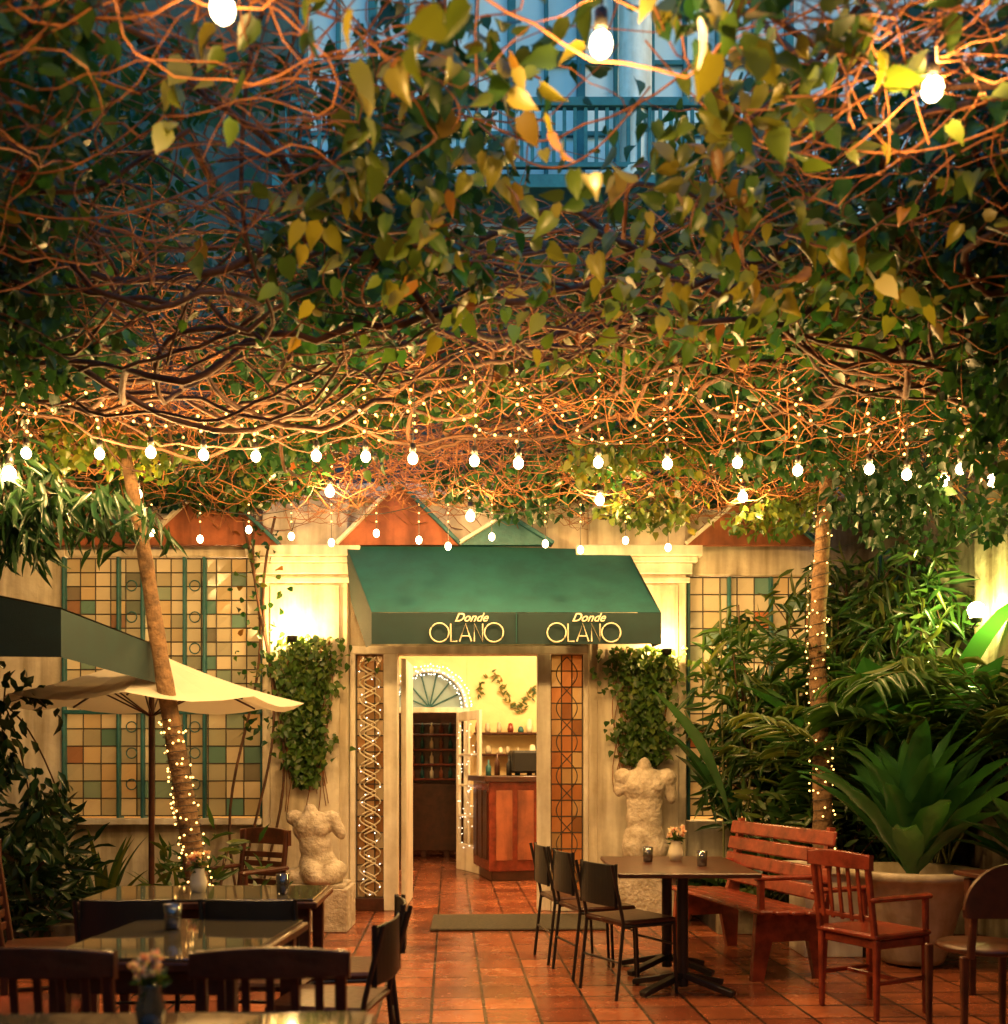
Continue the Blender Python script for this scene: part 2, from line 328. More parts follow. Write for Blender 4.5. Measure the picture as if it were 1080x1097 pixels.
for i in range(3): C.b2('side_panel_%d'%i,(-.52,-.38+i*.32,.25),(-.501,-.14+i*.32,1.08),M['darkwood'])
for i in range(9):
    s_=random.uniform(.6,1.1); x=-.4+i*.13; C.lathe('bottle_%d'%i,[(0.0,0),(.035,0),(.035,.15*s_),(.012,.2*s_),(.012,.27*s_),(0,.27*s_)],M[('tealwood','darkwood','blackmetal')[i%3]],(x,.1+.1*(i%2),1.251),10)
C.box('coffee_machine',(.05,.1,1.42),(.36,.3,.28),M['blackmetal'],bev=.03)
S=G('wall_shelf',(0,13.8,0))
for i,z in enumerate((1.5,1.78)):
    S.b2('board_%d'%i,(-.4,-.1,z),(1.2,.19,z+.03),M['darkwood'])
    for j in range(11):
        q=random.uniform(.5,1.1); w_=random.uniform(.6,1.1)
        S.lathe('jar_%d_%d'%(i,j),[(0,0),(.04*w_,0),(.05*w_,.06*q),(.03*w_,.16*q),(0,.17*q)],M[('pot','darkwood','redwood','tealwood','cream')[random.randrange(5)]],(-.35+j*.14+random.uniform(-.03,.03),.02+random.uniform(-.04,.06),z+.03),10)
op=[];od=[]
for k in range(150):
    t=random.random(); op.append((-.35+t*1.5,13.96,2.35+.2*math.sin(t*13)+random.uniform(-.08,.08))); od.append((random.gauss(0,1),-.1,random.gauss(0,1)))
leaves('wall_ornament',op,od,np.tile([0,-1,0.1],(150,1)),.07,.03,M['leafn'],B.e)
K=G('sideboard',(-1.0,15.6,0))
K.b2('body',(-.6,0,.1),(.6,.4,1.1),M['darkwood']); K.b2('hutch',(-.6,.1,1.1),(.6,.4,2.0),M['darkwood'])
for i in range(4):
    K.b2('shelf_%d'%i,(-.58,-.06,1.15+i*.22),(.58,.09,1.18+i*.22),M['redwood'])
    for j in range(8): K.lathe('bottle_%d_%d'%(i,j),[(0,0),(.03,0),(.03,.1),(.01,.13),(.01,.17),(0,.17)],M[('cream','terracotta','tealwood')[(i*3+j)%3]],(-.5+j*.14,0,1.18+i*.22),8)
for i in range(4): K.b2('foot_%d'%i,(-.58+.34*i,.02,0),(-.5+.34*i,.1,.1),M['darkwood'])
INT=(1,.64,.27)
for i,(x,y,z,P) in enumerate(((.9,12.2,3.2,150),(-3.0,11.8,3.1,110),(2.4,11.8,3.1,110),(-.3,11.2,3.25,150),(-1.3,16,3.2,30))):
    L_=G('ceiling_lamp',(x,y,z))
    L_.tube('rod',[(0,0,.1),(0,0,.41)],.01,M['blackmetal']); balls('globe',[(0,0,0)],.1,M['glow'],L_.e,2); lampat(L_.e,(0,0,0),.115,P,INT)
    L_.lathe('cap',[(.0,.14),(.05,.14),(.06,.125)],M['blackmetal'],(0,0,.02))

# ------------------------------------------------------------------ upper house
U=G('upper_storey_house'); YU=12.5
U.b2('terrace_wall',(-8,YU,4.0),(8,YU+.3,7.7),M['darkgreenwall'])
U.b2('wall_left',(-8,YU,7.7),(-2.4,YU+.3,12.5),M['darkgreenwall']); U.b2('wall_right',(3.4,YU,7.7),(8,YU+.3,12.5),M['bluewall'])
U.b2('wall_top',(-2.4,YU,10.9),(3.4,YU+.3,12.5),M['bluewall'])
U.b2('balcony_floor',(-2.6,11.7,7.85),(3.6,YU-.005,8.0),M['tealwood'])
U.b2('rail_top',(-2.6,11.72,8.78),(3.6,11.82,8.88),M['tealwood']); U.b2('rail_low',(-2.6,11.74,8.1),(3.6,11.8,8.16),M['tealwood'])
for i in range(52): U.b2('baluster_%d'%i,(-2.58+i*.12,11.75,8.16),(-2.54+i*.12,11.79,8.78),M['tealwood'],bev=0)
for i in range(8):
    x=-2.4+i*.83
    U.b2('window_post_%d'%i,(x-.05,YU-.03,8.0),(x+.05,YU+.08,10.9),M['tealwood'])
    if i<7:
        U.b2('window_mid_%d'%i,(x+.39,YU-.02,8.0),(x+.44,YU+.07,10.9),M['tealwood'])
        mk('window_pane_%d'%i,[(x,YU+.05,7.7),(x+.83,YU+.05,7.7),(x+.83,YU+.05,10.9),(x,YU+.05,10.9)],[(0,1,2,3)],M['paneb'],U.e,rnd=[(.3,.1,.6,.4,1,.7,.5)[i]]*4)
for z in (8.9,9.75): U.b2('window_bar_%d'%(z*10),(-2.4,YU-.012,z),(3.4,YU+.03,z+.06),M['tealwood'])
U.lathe('column',[(.24,0),(.24,.12),(.19,.16),(.19,2.8),(.25,2.95)],M['white'],(1.5,11.95,8.0),20)
U.b2('roof',(-8.2,11.9,12.5),(8.2,18,12.7),M['terracotta'])

# ------------------------------------------------------------------ courtyard walls
def slab(g,n,a,b,t,z0,z1,m):
    a=Vector(a);b=Vector(b);d=b-a; c=(a+b)/2
    g.box(n,(c.x,c.y,(z0+z1)/2),(d.length,t,z1-z0),m,rot=(0,0,math.degrees(math.atan2(d.y,d.x))),bev=.01)
W1=G('old_courtyard_wall')
slab(W1,'wall_face',(3.95,10.4),(4.9,4.2),.3,0,6.0,M['oldwall'])
slab(W1,'wall_near',(4.9,4.2),(5.4,-6),.3,0,6.0,M['oldwall'])
for i in range(6):
    t=i/5; slab(W1,'buttress_%d'%i,(3.78+t*.75,9.6-t*4.9),(3.85+t*.75,9.15-t*4.9),.12,0,5.5-.2*i,M['oldwall'])
W2=G('side_courtyard_wall'); W2.b2('wall_face',(-5.6,-6,0),(-5.3,9.99,6.0),M['oldwall'])  # out-of-view side wall, built tall to keep sky light out
for i in range(5): W2.b2('window_frame_%d'%i,(-5.298,-4+i*2.6,1.0),(-5.24,-2.9+i*2.6,2.6),M['tealwood'])
W3=G('rear_sky_block_wall'); W3.b2('wall_face',(-5.3,-6.3,0),(5.4,-6.0,6.0),M['plaster'])  # unseen wall added behind the camera so low sky light misses the facade
W3.b2('door_frame',(-.8,-5.999,0),(.8,-5.93,2.4),M['tealwood'])

# ------------------------------------------------------------------ awning
A1=G('entrance_awning')
bk=[(-1.49,9.8,3.47),(1.16,9.8,3.40)]; fr=[(-1.12,8.85,2.68),(1.33,8.85,2.68)]
n=32;V=[];F=[]
for j in range(9):
    t=j/8
    for i in range(n+1):
        s_=i/n; x=(1-t)*(bk[0][0]+(bk[1][0]-bk[0][0])*s_)+t*(fr[0][0]+(fr[1][0]-fr[0][0])*s_)
        z=(1-t)*(bk[0][2]+(bk[1][2]-bk[0][2])*s_)+t*2.68-.03*math.sin(t*math.pi)-.012*math.sin(s_*math.pi*8+t)*math.sin(t*math.pi)
        V.append((x,9.8-.95*t,z))
for j in range(8):
    for i in range(n): k=j*(n+1)+i; F.append((k,k+1,k+n+2,k+n+1))
mk('canopy_sheet',V,F,M['awning'],A1.e,True)
V=[];F=[]
for i in range(65):
    s_=i/64; x=fr[0][0]+(fr[1][0]-fr[0][0])*s_; w=.007*math.sin(s_*30)+.003*math.sin(s_*71)
    V+= [(x,8.845,2.675),(x,8.84+w*.5,2.55),(x,8.838+w,2.41)]
for i in range(64):
    for j in range(2): k=i*3+j; F.append((k,k+3,k+4,k+1))
mk('valance',V,F,M['awning_dark'],A1.e,True)
mk('side_panel_left',[bk[0],fr[0],(-1.12,8.85,2.41),(-1.2,9.1,2.41),(-1.42,9.7,2.9)],[(0,1,2,3,4)],M['awning_dark'],A1.e)
mk('side_panel_right',[bk[1],fr[1],(1.33,8.85,2.41),(1.29,9.1,2.41),(1.2,9.7,2.9)],[(0,1,2,3,4)],M['awning_dark'],A1.e)
A1.tube('front_bar',[(-1.12,8.87,2.66),(1.33,8.87,2.66)],.015,M['blackmetal'])
A1.tube('arm_left',[(-1.1,8.9,2.64),(-1.3,9.8,2.6)],.012,M['blackmetal']); A1.tube('arm_right',[(1.3,8.9,2.64),(1.15,9.8,2.6)],.012,M['blackmetal'])
A1.box('seam',(.105,8.835,2.545),(.008,.012,.26),M['awning'],bev=0)
for li,cx in enumerate((-.31,.68)):
    Z=2.505; yy=8.822
    def ring(c,r):
        a=np.linspace(0,2*np.pi,25); return np.stack([c+r*np.cos(a),np.full(25,yy),Z+r*np.sin(a)],-1)
    A1.tube('letter_o_%d'%li,ring(cx-.235,.08),.007,M['cream'],5)
    A1.tube('letter_o_end_%d'%li,ring(cx+.225,.08),.007,M['cream'],5)
    A1.tube('letter_l_%d'%li,[(cx-.14,yy,Z+.075),(cx-.14,yy,Z-.075),(cx-.085,yy,Z-.075)],.007,M['cream'],5)
    A1.tube('letter_a_%d'%li,[(cx-.065,yy,Z-.075),(cx-.015,yy,Z+.075),(cx+.035,yy,Z-.075)],.007,M['cream'],5)
    A1.tube('letter_a_bar_%d'%li,[(cx-.05,yy,Z-.03),(cx+.02,yy,Z-.03)],.006,M['cream'],5)
    A1.tube('letter_n_%d'%li,[(cx+.06,yy,Z-.075),(cx+.06,yy,Z+.075),(cx+.13,yy,Z-.075),(cx+.13,yy,Z+.075)],.007,M['cream'],5)
    cu=bpy.data.curves.new('script_lettering_%d'%li,'FONT'); cu.body='Donde'; cu.size=.1; cu.shear=.45; cu.extrude=.002; cu.offset=.0015; cu.align_x='CENTER'
    to=bpy.data.objects.new('script_lettering_%d'%li,cu); sc.collection.objects.link(to); cu.materials.append(M['cream']); to.parent=A1.e
    to.location=(cx+.03,yy-.002,2.6); to.rotation_euler=(R(90),0,0)
A2=G('side_awning')
mk('canopy_sheet',[(-4.9,5.7,2.75),(-2.5,5.9,2.28),(-2.35,7.3,2.2),(-4.9,7.6,2.75)],[(0,1,2,3)],M['awning_dark'],A2.e)
mk('valance_front',[(-4.9,5.7,2.74),(-2.5,5.9,2.27),(-2.5,5.9,2.0),(-4.9,5.7,2.0)],[(0,1,2,3)],M['awning_dark'],A2.e)
mk('valance_side',[(-2.5,5.9,2.27),(-2.35,7.3,2.19),(-2.35,7.3,1.94),(-2.5,5.9,2.0)],[(0,1,2,3)],M['awning_dark'],A2.e)

# ------------------------------------------------------------------ spot lamps tucked in the greenery
def garden_spot(x,y,z,P,col=WARM,r=.035):
    g=G('garden_spotlight',(x,y,z)); g.lathe('cup',[(0,-.1),(.04,-.1),(.05,-.055),(.05,-.045),(.03,-.06),(0,-.07)],M['blackmetal'],seg=14)
    g.tube('bracket',[(0,0,-.1),(0,.06,-.13),(0,.12,-.13)],.008,M['blackmetal']); balls('lens',[(0,0,0)],r*.85,M['glow'],g.e,2); lampat(g.e,(0,0,0),r,P,col)
garden_spot(-1.95,9.62,2.62,56); garden_spot(1.5,9.62,2.5,46)
garden_spot(3.75,8.3,2.62,95,(.9,.85,.22),.08)

# ------------------------------------------------------------------ pendant bulbs
def pend(name,x,y,z,top,P=30,r=.03,fairy=True):
    g=G(name,(x,y,z)); balls('bulb',[(0,0,.006)],r*.85,M['glow'],g.e,2,1.15); lampat(g.e,(0,0,0),r,P)
    g.lathe('socket',[(0,r*2.7),(r*.5,r*2.7),(r*.55,r*1.25),(r*.3,r*1.2)],M['blackmetal'],seg=10)
    g.tube('cord',[(0,0,r*2.6),(.01,0,(top-z)/2),(0,0,top-z)],.003,M['wire'],4)
    if fairy:
        k=int((top-z-.12)/.065); balls('small_lights',[(random.uniform(-.02,.02),random.uniform(-.02,.02),.14+.065*i+random.uniform(-.02,.02)) for i in range(k)],.0095,M['fairy'],g.e)
row=[(-2.72,5.95,3.16),(-2.36,6.1,3.2),(-1.96,5.8,3.12),(-1.71,5.95,3.15),(-1.46,6.15,3.2),(-1.06,5.9,3.13),(-.8,6.05,3.17),(-.51,5.85,3.1),(-.17,6.0,3.13),(.08,5.8,3.06),(.55,6.1,3.15),(.93,5.95,3.1),(1.34,6.0,3.12),(1.7,6.05,3.09),(2.08,5.95,3.07),(2.35,6.1,3.08),(2.6,5.95,3.07)]
for i,(x,y,z) in enumerate(row): pend('pendant_bulb',x,y,z,z+random.uniform(.3,.75),P=(22 if i==0 or i>13 else 38),r=.033)
for (x,y,z,P) in [(-2.6,7.4,3.3,55),(-1.35,8.1,3.5,68),(-.27,8.4,3.38,68),(.75,8.2,3.46,68),(1.85,8.1,3.46,64),(-3.3,6.9,3.3,25),(3.2,7.6,3.45,35),(-2.84,6.0,3.06,10),(2.95,6.3,3.1,20)]: pend('pendant_bulb',x,y,z,z+.3,r=.044,P=P)
for (x,y,z) in [(-.7,2.6,3.27),(.26,2.8,3.32),(1.23,3.0,3.33)]: pend('pendant_bulb',x,y,z,z+.35,r=.036,fairy=False,P=30)
g=G('festoon_lights'); sx=np.linspace(-3.4,3.2,160); sag=.10*np.abs(np.sin((sx+2.6)*np.pi/1.0))
pts=np.stack([sx,np.full(160,8.6)+.05*np.sin(sx*3),3.55-sag],-1); tubes('cable',pts[None],.004,M['wire'],g.e,4)
bp=[(x,8.6,3.3-.05*math.sin(k*2.1)-.01*k) for k,x in enumerate((-2.9,-2.5,-2.1,-1.75,-1.42,-1.05,-.7,-.46,-.1,.34,.63,1.0,1.35))]
tubes('drops',np.array([[(x,8.6,3.55),(x,8.6,z+.03)] for x,_,z in bp]),.003,M['wire'],g.e,4)
balls('bulbs',bp,.026,M['glow'],g.e,2,1.3)
sm=[(x,8.6,3.53-.07*j) for x,_,z in bp for j in range(0,3)]; balls('small_lights',sm,.008,M['fairy'],g.e)
g=G('fairy_light_strings'); q=[];dd=[]
for k in range(20):
    x=rng.uniform(-3.1,3.3); y=rng.uniform(5.6,7.4); z1=3.8; ln=rng.uniform(.25,.6); dd.append([(x,y,z1),(x,y,z1-ln)])
    for j in range(int(ln/.075)): q.append((x+rng.normal(0,.014),y+rng.normal(0,.014),z1-.075*j))
tubes('wires',np.array(dd),.002,M['wire'],g.e,3); balls('lights',q,.009,M['fairy'],g.e)
# draped swags of small lights between the pendants
P=[];q=[]
for k in range(9):
    x0=-3.0+k*.66; a=np.array([x0,5.75+.2*(k%3),3.5]); b_=a+np.array([.66,.1,random.uniform(-.05,.05)]); t=np.linspace(0,1,16)[:,None]; pp_=a*(1-t)+b_*t; pp_[:,2]-=random.uniform(.1,.22)*4*(t*(1-t))[:,0]; P.append(pp_); q+= [tuple(v) for v in pp_[1::2]]
tubes('swag_wires',np.array(P),.003,M['wire'],g.e,4); balls('swag_lights',q,.009,M['fairy'],g.e)
g=G('string_light_cables'); P=[]
for (a,b,s_) in (((-4.5,5.7,3.9),(4.5,6.2,3.8),.1),((-4.5,8.0,3.9),(4.2,8.2,3.9),.1),((-3.5,2.4,3.7),(3.5,3.1,3.8),.1)):
    t=np.linspace(0,1,30)[:,None]; p=np.array(a)*(1-t)+np.array(b)*t; p[:,2]-=s_*4*t[:,0]*(1-t[:,0]); P.append(p)
tubes('cables',np.array(P),.005,M['wire'],g.e,4)

# ------------------------------------------------------------------ vine canopy
def zb(x,y): return np.interp(y,[1,3,4.9,5.7,8,10],[3.5,3.44,3.38,3.58,3.62,3.78])+.05*np.sin(np.asarray(x)*2.1+y)
fr_=rng.normal(size=(10,3))*np.array([1.7,1.7,2.2]); ph=rng.random(10)*6.28
def noise3(p): return np.sin(p@fr_.T+ph).mean(1)*2.2
VC=G('vine_pergola')
def inhole(x,y,k=1.0): return (((x-.085*y)/(.14*y*k))**2+((y-3.65)/(.95*k))**2)<1
N=108000
p=np.stack([rng.uniform(-5.2,4.9,N),rng.uniform(1.6,9.9,N),rng.random(N)**1.1],-1)
th=.9+.3*np.sin(p[:,0]*.9+1)*np.sin(p[:,1]*.8)+.4*np.exp(-((p[:,1]-5.1)/.6)**2)
p[:,2]=zb(p[:,0],p[:,1])+p[:,2]*th
keep=noise3(p*1.3)>np.where(p[:,1]<4.2,-.12,np.where(p[:,1]<5.9,-.35,-.08))
keep&=~((p[:,1]<3.2)&(p[:,0]<-.2)&(rng.random(N)<.2))
keep&=~(inhole(p[:,0],p[:,1])&(rng.random(N)<.95))
p=p[keep]; N=len(p); print('canopy leaves',N)
def lv(nm,p,Lr,shape):
    N=len(p); d=np.stack([rng.normal(0,.75,N),rng.normal(0,.75,N),rng.normal(-.6,.5,N)],-1); nv=rng.normal(size=(N,3))+np.array([0,-.5,.6])
    L=rng.uniform(*Lr,N); r_=np.clip(rng.beta(2,3.1,N)+.18*noise3(p*.8),0,1)
    leaves(nm,p,d,nv,L,L*.8,M['leaf'],VC.e,shape,rnd=r_)
a=p[:,1]<4.6
lv('foliage_near',p[a],(.04,.09),HEART2); lv('foliage_far',p[~a],(.05,.1),HEART)
sp=[];sd=[]
k=0
while k<150:
    y=rng.uniform(2.4,4.6); x=rng.normal(.35,.7)*y/3
    if inhole(x,y,.8) and rng.random()<.55: continue
    k+=1; zz=zb(x,y)-rng.uniform(-.3,.05)
    q=np.array([x,y,zz]); dr=np.array([rng.normal(0,.6),rng.normal(0,.4),-.35]); dr/=np.linalg.norm(dr)
    for j in range(rng.integers(4,10)):
        q=q+dr*.05+rng.normal(0,.012,3); dr[2]-=.05
        sp.append(q+rng.normal(0,.02,3)); sd.append(dr+rng.normal(0,.7,3)+np.array([0,0,-.3]))
sp=np.array(sp); sd=np.array(sd)
bl=np.array([(-.7,2.6,3.27),(.26,2.8,3.32),(1.23,3.0,3.33)]); ok=np.min(np.linalg.norm(sp[:,None]-bl[None],axis=2),1)>.16
ok&=~((sp[:,1]<2.85)&(np.min(np.abs(sp[:,None,0]/sp[:,None,1]-(bl[:,0]/bl[:,1])[None]),1)<.05)&(sp[:,2]<3.5))
sp=sp[ok]; sd=sd[ok]; Ls=rng.uniform(.05,.105,len(sp))
leaves('young_foliage',sp,sd,rng.normal(size=(len(sp),3))+np.array([0,-.9,.3]),Ls,Ls*.74,M['leafn'],VC.e,HEART2)
def drape(nm,cx,cy,cz,sx_,sy,sz,n,m='leaf',s=(.045,.1)):
    q=rng.normal(size=(n,3)); q=q/np.linalg.norm(q,axis=1,keepdims=True)*(rng.random((n,1))**.45); q=q*np.array([sx_,sy,sz])+np.array([cx,cy,cz])
    q=q[noise3(q*2.3)>-.2]; k=len(q); L=rng.uniform(*s,k)
    leaves(nm,q,np.stack([rng.normal(0,.6,k),rng.normal(0,.6,k),rng.normal(-.9,.4,k)],-1),rng.normal(size=(k,3))+np.array([0,-1,.3]),L,L*.75,M[m],VC.e,rnd=rng.beta(2,3,k))
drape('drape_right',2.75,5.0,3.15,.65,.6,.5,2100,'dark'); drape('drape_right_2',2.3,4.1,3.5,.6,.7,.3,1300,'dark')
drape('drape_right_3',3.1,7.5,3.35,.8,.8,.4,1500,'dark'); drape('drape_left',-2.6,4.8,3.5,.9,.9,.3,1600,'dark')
for i,(x,y,z) in enumerate(((1.3,8.6,3.5),(.2,8.9,3.68),(2.2,8.5,3.45),(-.6,8.9,3.85),(-2.0,8.8,3.8),(-3.4,8.6,3.65),(.9,7.2,3.5),(-1.2,7.0,3.55),(-2.6,6.9,3.45),(1.9,7.0,3.5))): drape('drape_far_%d'%i,x,y,z,.55,.4,.2,400,'leafn' if i%2==0 else 'leaf',(.04,.085))
def walks(n,K,step,xr,yr,zf,curl=.35,zvar=.3,vv=.07,a=None,drop=.12):
    if a is None: a=rng.uniform(0,2*np.pi,n)
    x=rng.uniform(*xr,n); y=rng.uniform(*yr,n); off=rng.random(n)*zvar
    P=np.zeros((n,K,3)); da=rng.normal(0,curl*.5,n); vz=rng.normal(0,.2,n); zz=zf(x,y)+off
    for k in range(K):
        P[:,k]=np.stack([x,y,zz],-1); da=da*.85+rng.normal(0,curl*.4,n); a=a+da
        x=x+np.cos(a)*step; y=y+np.sin(a)*step*.8; vz=vz*.85+rng.normal(0,vv,n); tgt=zf(x,y)+off; zz=zz+vz*step*1.6+(tgt-zz)*.06
        lo=zf(x,y)-drop; under=zz<lo; zz=np.where(under,zz+(lo-zz)*.5,zz); vz=np.where(under,np.abs(vz)*.4,vz)
    return P
def clear(w):
    k=w.shape[1]; m_=np.zeros(len(w),bool)
    for j in range(0,k,3): m_|=inhole(w[:,j,0],w[:,j,1],.85)
    return w[~m_|(rng.random(len(w))<.08)]
w=clear(walks(1400,20,.09,(-5,4.8),(2.0,9.8),zb,.35,.75,.14)); tubes('thin_vines',w,rng.uniform(.002,.0055,(len(w),1)),M['vine'],VC.e,3)
w=walks(1700,16,.08,(-5,4.6),(5.6,9.7),lambda x,y:zb(x,y)-.04,.45,.45,.26); tubes('straw_vines',w,rng.uniform(.0018,.005,(len(w),1)),M['vine'],VC.e,3)
w=clear(walks(480,26,.075,(-3.0,2.6),(2.1,4.4),lambda x,y:zb(x,y)-.03,.35,.6,.2)); tubes('near_vines',w,rng.uniform(.0015,.004,(len(w),1)),M['vine'],VC.e,4)
n=130; w=walks(n,34,.1,(-5,4.6),(4.4,6.1),lambda x,y:3.45+.14*np.sin(x*1.3+.6)+0*y,.2,.25,.16,a=rng.normal(0,.35,n)+np.pi*rng.integers(0,2,n),drop=.08); w=clear(w); tubes('main_stems',w,rng.uniform(.005,.018,(len(w),1))*np.linspace(1.1,.6,34),M['vined'],VC.e,6)
n=70; w=clear(walks(n,26,.1,(-4.5,4.2),(4.6,8.8),lambda x,y:zb(x,y)+.15,.3,.3,.2)); tubes('cross_stems',w,rng.uniform(.004,.011,(len(w),1)),M['vine'],VC.e,5)
n=50; P=np.zeros((n,22,3)); x=rng.uniform(-3.2,2.4,n); y=rng.uniform(2.4,5.2,n); ln=rng.uniform(.6,1.6,n); an=rng.normal(0,.6,n)+np.pi*rng.integers(0,2,n); sg=rng.uniform(.12,.4,n)
for k in range(22):
    t=k/21; P[:,k]=np.stack([x+np.cos(an)*ln*(t-.5),y+np.sin(an)*ln*(t-.5)*.6,zb(x,y)+.25-sg*np.sin(np.pi*t)],-1)
tubes('arching_shoots',P,rng.uniform(.002,.0045,(n,1)),M['vine'],VC.e,4)
n=110; P=np.zeros((n,8,3)); x=rng.uniform(-4,4,n); y=rng.uniform(2.8,9.3,n); ln=rng.uniform(.1,.4,n); dx=rng.normal(0,.12,n)
for k in range(8):
    t=k/7; P[:,k]=np.stack([x+dx*math.sin(t*2.5),y+dx*.5*t,zb(x,y)+.1-ln*t],-1)
tubes('tendrils',P,.0025,M['vine'],VC.e,4)
for i,x in enumerate((-4.6,-1.6,3.0,4.3)): VC.tube('beam_%d'%i,[(x,-3,4.6),(x,9.85,4.6)],.03,M['vined'],6)
for i,y in enumerate((0,6.6,9.3)): VC.tube('cross_beam_%d'%i,[(-5.29,y,4.67),(4.0,y,4.67)],.03,M['vined'],6)
N=7000; q=np.stack([rng.uniform(-5.2,5.2,N),rng.uniform(-5.8,1.4,N),rng.uniform(3.6,4.4,N)],-1); Lq=rng.uniform(.12,.2,N)
leaves('foliage_sky_block',q,np.stack([rng.normal(0,.7,N),rng.normal(0,.7,N),rng.normal(-.5,.4,N)],-1),rng.normal(size=(N,3))+np.array([0,0,1.5]),Lq,Lq*.8,M['leaf'],VC.e)  # sparse unseen leaves added over and behind the camera to block sky light

# ------------------------------------------------------------------ trunks with fairy lights
def trunk(name,pts,r0,r1,l0,l1,nl):
    g=G(name); pts=np.array(pts,float); K=26; t=np.linspace(0,1,K); s_=np.linspace(0,1,len(pts))
    P=np.stack([np.interp(t,s_,pts[:,i]) for i in range(3)],-1)
    for _ in range(3): P[1:-1]=(P[:-2]+2*P[1:-1]+P[2:])/4
    rr=np.linspace(r0,r1,K)*(1+.07*np.sin(np.arange(K)*2.4)); g.tube('trunk',P,rr,M['bark'],12)
    L=[];wr=[]
    for i in range(nl*4):
        u=l0+(l1-l0)*i/(nl*4); c=np.array([np.interp(u,t,P[:,k]) for k in range(3)]); r=np.interp(u,t,rr)+.012; a=i*.43
        q=c+np.array([math.cos(a)*r,math.sin(a)*r,0]); wr.append(q)
        if random.random()<.26: L.append(q+np.array([math.cos(a)*.008,math.sin(a)*.008,random.uniform(-.03,.03)]))
    g.tube('light_wire',wr,.003,M['wire'],4); balls('fairy_lights',L,.008,M['fairy'],g.e); return g
trunk('palm_tree',[(-1.95,7.0,0),(-2.05,7.0,.6),(-2.16,7.0,1.3),(-2.3,7.0,2.1),(-2.42,7,2.9),(-2.6,7.0,3.8)],.085,.036,.05,.5,120)
trunk('garden_tree',[(2.5,8.2,0),(2.5,8.2,1.2),(2.45,8.2,2.4),(2.55,8.2,3.9)],.085,.055,.12,.9,130)
g=G('climbing_vine'); P=[]
for (x,y) in ((-2.45,9.7),(-2.3,9.68),(-2.2,9.72)):
    t=np.linspace(0,1,20); P.append(np.stack([x+.12*np.sin(t*7+x*9)+.1*t,np.full(20,y),3.7*t],-1))
tubes('stems',np.array(P),.013,M['vined'],g.e,6)
q=np.stack([rng.normal(-2.25,.12,110),np.full(110,9.66),rng.uniform(1.6,3.6,110)],-1)
leaves('leaves',q,rng.normal(size=(110,3))+[0,-.5,-.5],rng.normal(size=(110,3))+[0,-1,0],.07,.05,M['leaf'],g.e)

# ------------------------------------------------------------------ ivy on piers
def ivy(cx,w,z0,z1,n):
    g=G('ivy'); t=rng.random(n); z=z0+(z1-z0)*(1-t); hw=w/2*(.35+.75*np.sqrt(np.clip((z-z0)/(z1-z0),0,1)))*(1+.2*np.sin(z*9))
    q=np.stack([cx+rng.normal(0,.5,n)*hw,9.8-rng.random(n)*.18,z],-1); L=rng.uniform(.04,.08,n)
    leaves('leaves',q,np.stack([rng.normal(0,.5,n),rng.normal(-.5,.4,n),rng.normal(-.8,.4,n)],-1),rng.normal(size=(n,3))*.7+[0,-1,.5],L,L*.85,M['ivy'],g.e,rnd=rng.beta(2,2,n))
    P=[]
    for k in range(14):
        s_=np.linspace(0,1,12); x=cx+rng.uniform(-.5,.5)*w*.8; P.append(np.stack([x+.05*np.sin(s_*6+k),np.full(12,9.8),z1-(z1-z0+rng.uniform(-.2,.3))*s_],-1))
    tubes('stems',np.array(P),.004,M['vine'],g.e,4)
ivy(-1.85,.6,1.2,2.58,1500); ivy(1.3,.62,1.4,2.48,1500)

# ------------------------------------------------------------------ plants
def frond_plant(name,loc,nf,Lr,zr,lean,m='palm',lf=.34,wid=.035,spread=1.0,pr=None):
    g=G(name,loc); pos=[];dr=[];nn=[];LL=[];P=[]
    for f in range(nf):
        az=random.uniform(0,2*math.pi) if pr is None else random.uniform(*pr); L=random.uniform(*Lr); el=random.uniform(*zr); h=np.array([math.cos(az),math.sin(az),0])
        q=np.array([random.uniform(-.1,.1),random.uniform(-.1,.1),0.]); pts=[q.copy()]; e=el; K=20
        for k in range(K):
            dv=h*math.cos(e)*spread+np.array([0,0,math.sin(e)]); q=q+dv*L/K; e-=lean/K*(k/K+.3); pts.append(q.copy())
            if k>5:
                side=np.cross(dv,[0,0,1]); side/=max(np.linalg.norm(side),1e-6); ll=lf*(math.sin(math.pi*(k-4)/(K-2.5))*.8+.3)
                for sg in (-1,1):
                    for hh in (0,.5):
                        pos.append(q-dv*L/K*hh); dr.append(side*sg+dv*.7+np.array([0,0,-.35])+np.random.normal(0,.08,3)); nn.append(np.array([0,0,1.])+dv*.2+h*.2); LL.append(ll*random.uniform(.85,1.1))
        P.append(pts)
    tubes('stalks',np.array(P),np.linspace(.011,.003,21)[None],M['palm_stalk'],g.e,5)
    LL=np.array(LL); leaves('leaflets',pos,dr,nn,LL,wid,M[m],g.e,LANCE,rnd=np.repeat(rng.random(nf),len(LL)//nf)*.6+rng.random(len(LL))*.4)
    return g
np.random.seed(3)
frond_plant('areca_palm',(2.5,9.3,0),20,(1.5,2.8),(1.2,1.52),1.3,pr=(-1.7,1.7),wid=.042)
frond_plant('areca_palm',(3.2,9.2,0),26,(1.8,3.4),(1.15,1.5),1.5,wid=.042)
frond_plant('areca_palm',(3.5,8.5,.6),22,(1.5,2.7),(1.05,1.45),1.7,lf=.42,wid=.045)
frond_plant('areca_palm',(3.8,7.6,1.0),18,(1.3,2.1),(1.0,1.45),2.1,lf=.45,wid=.045)
frond_plant('fern',(1.9,9.35,.15),16,(.45,.7),(.6,1.3),1.9,lf=.14,wid=.03)
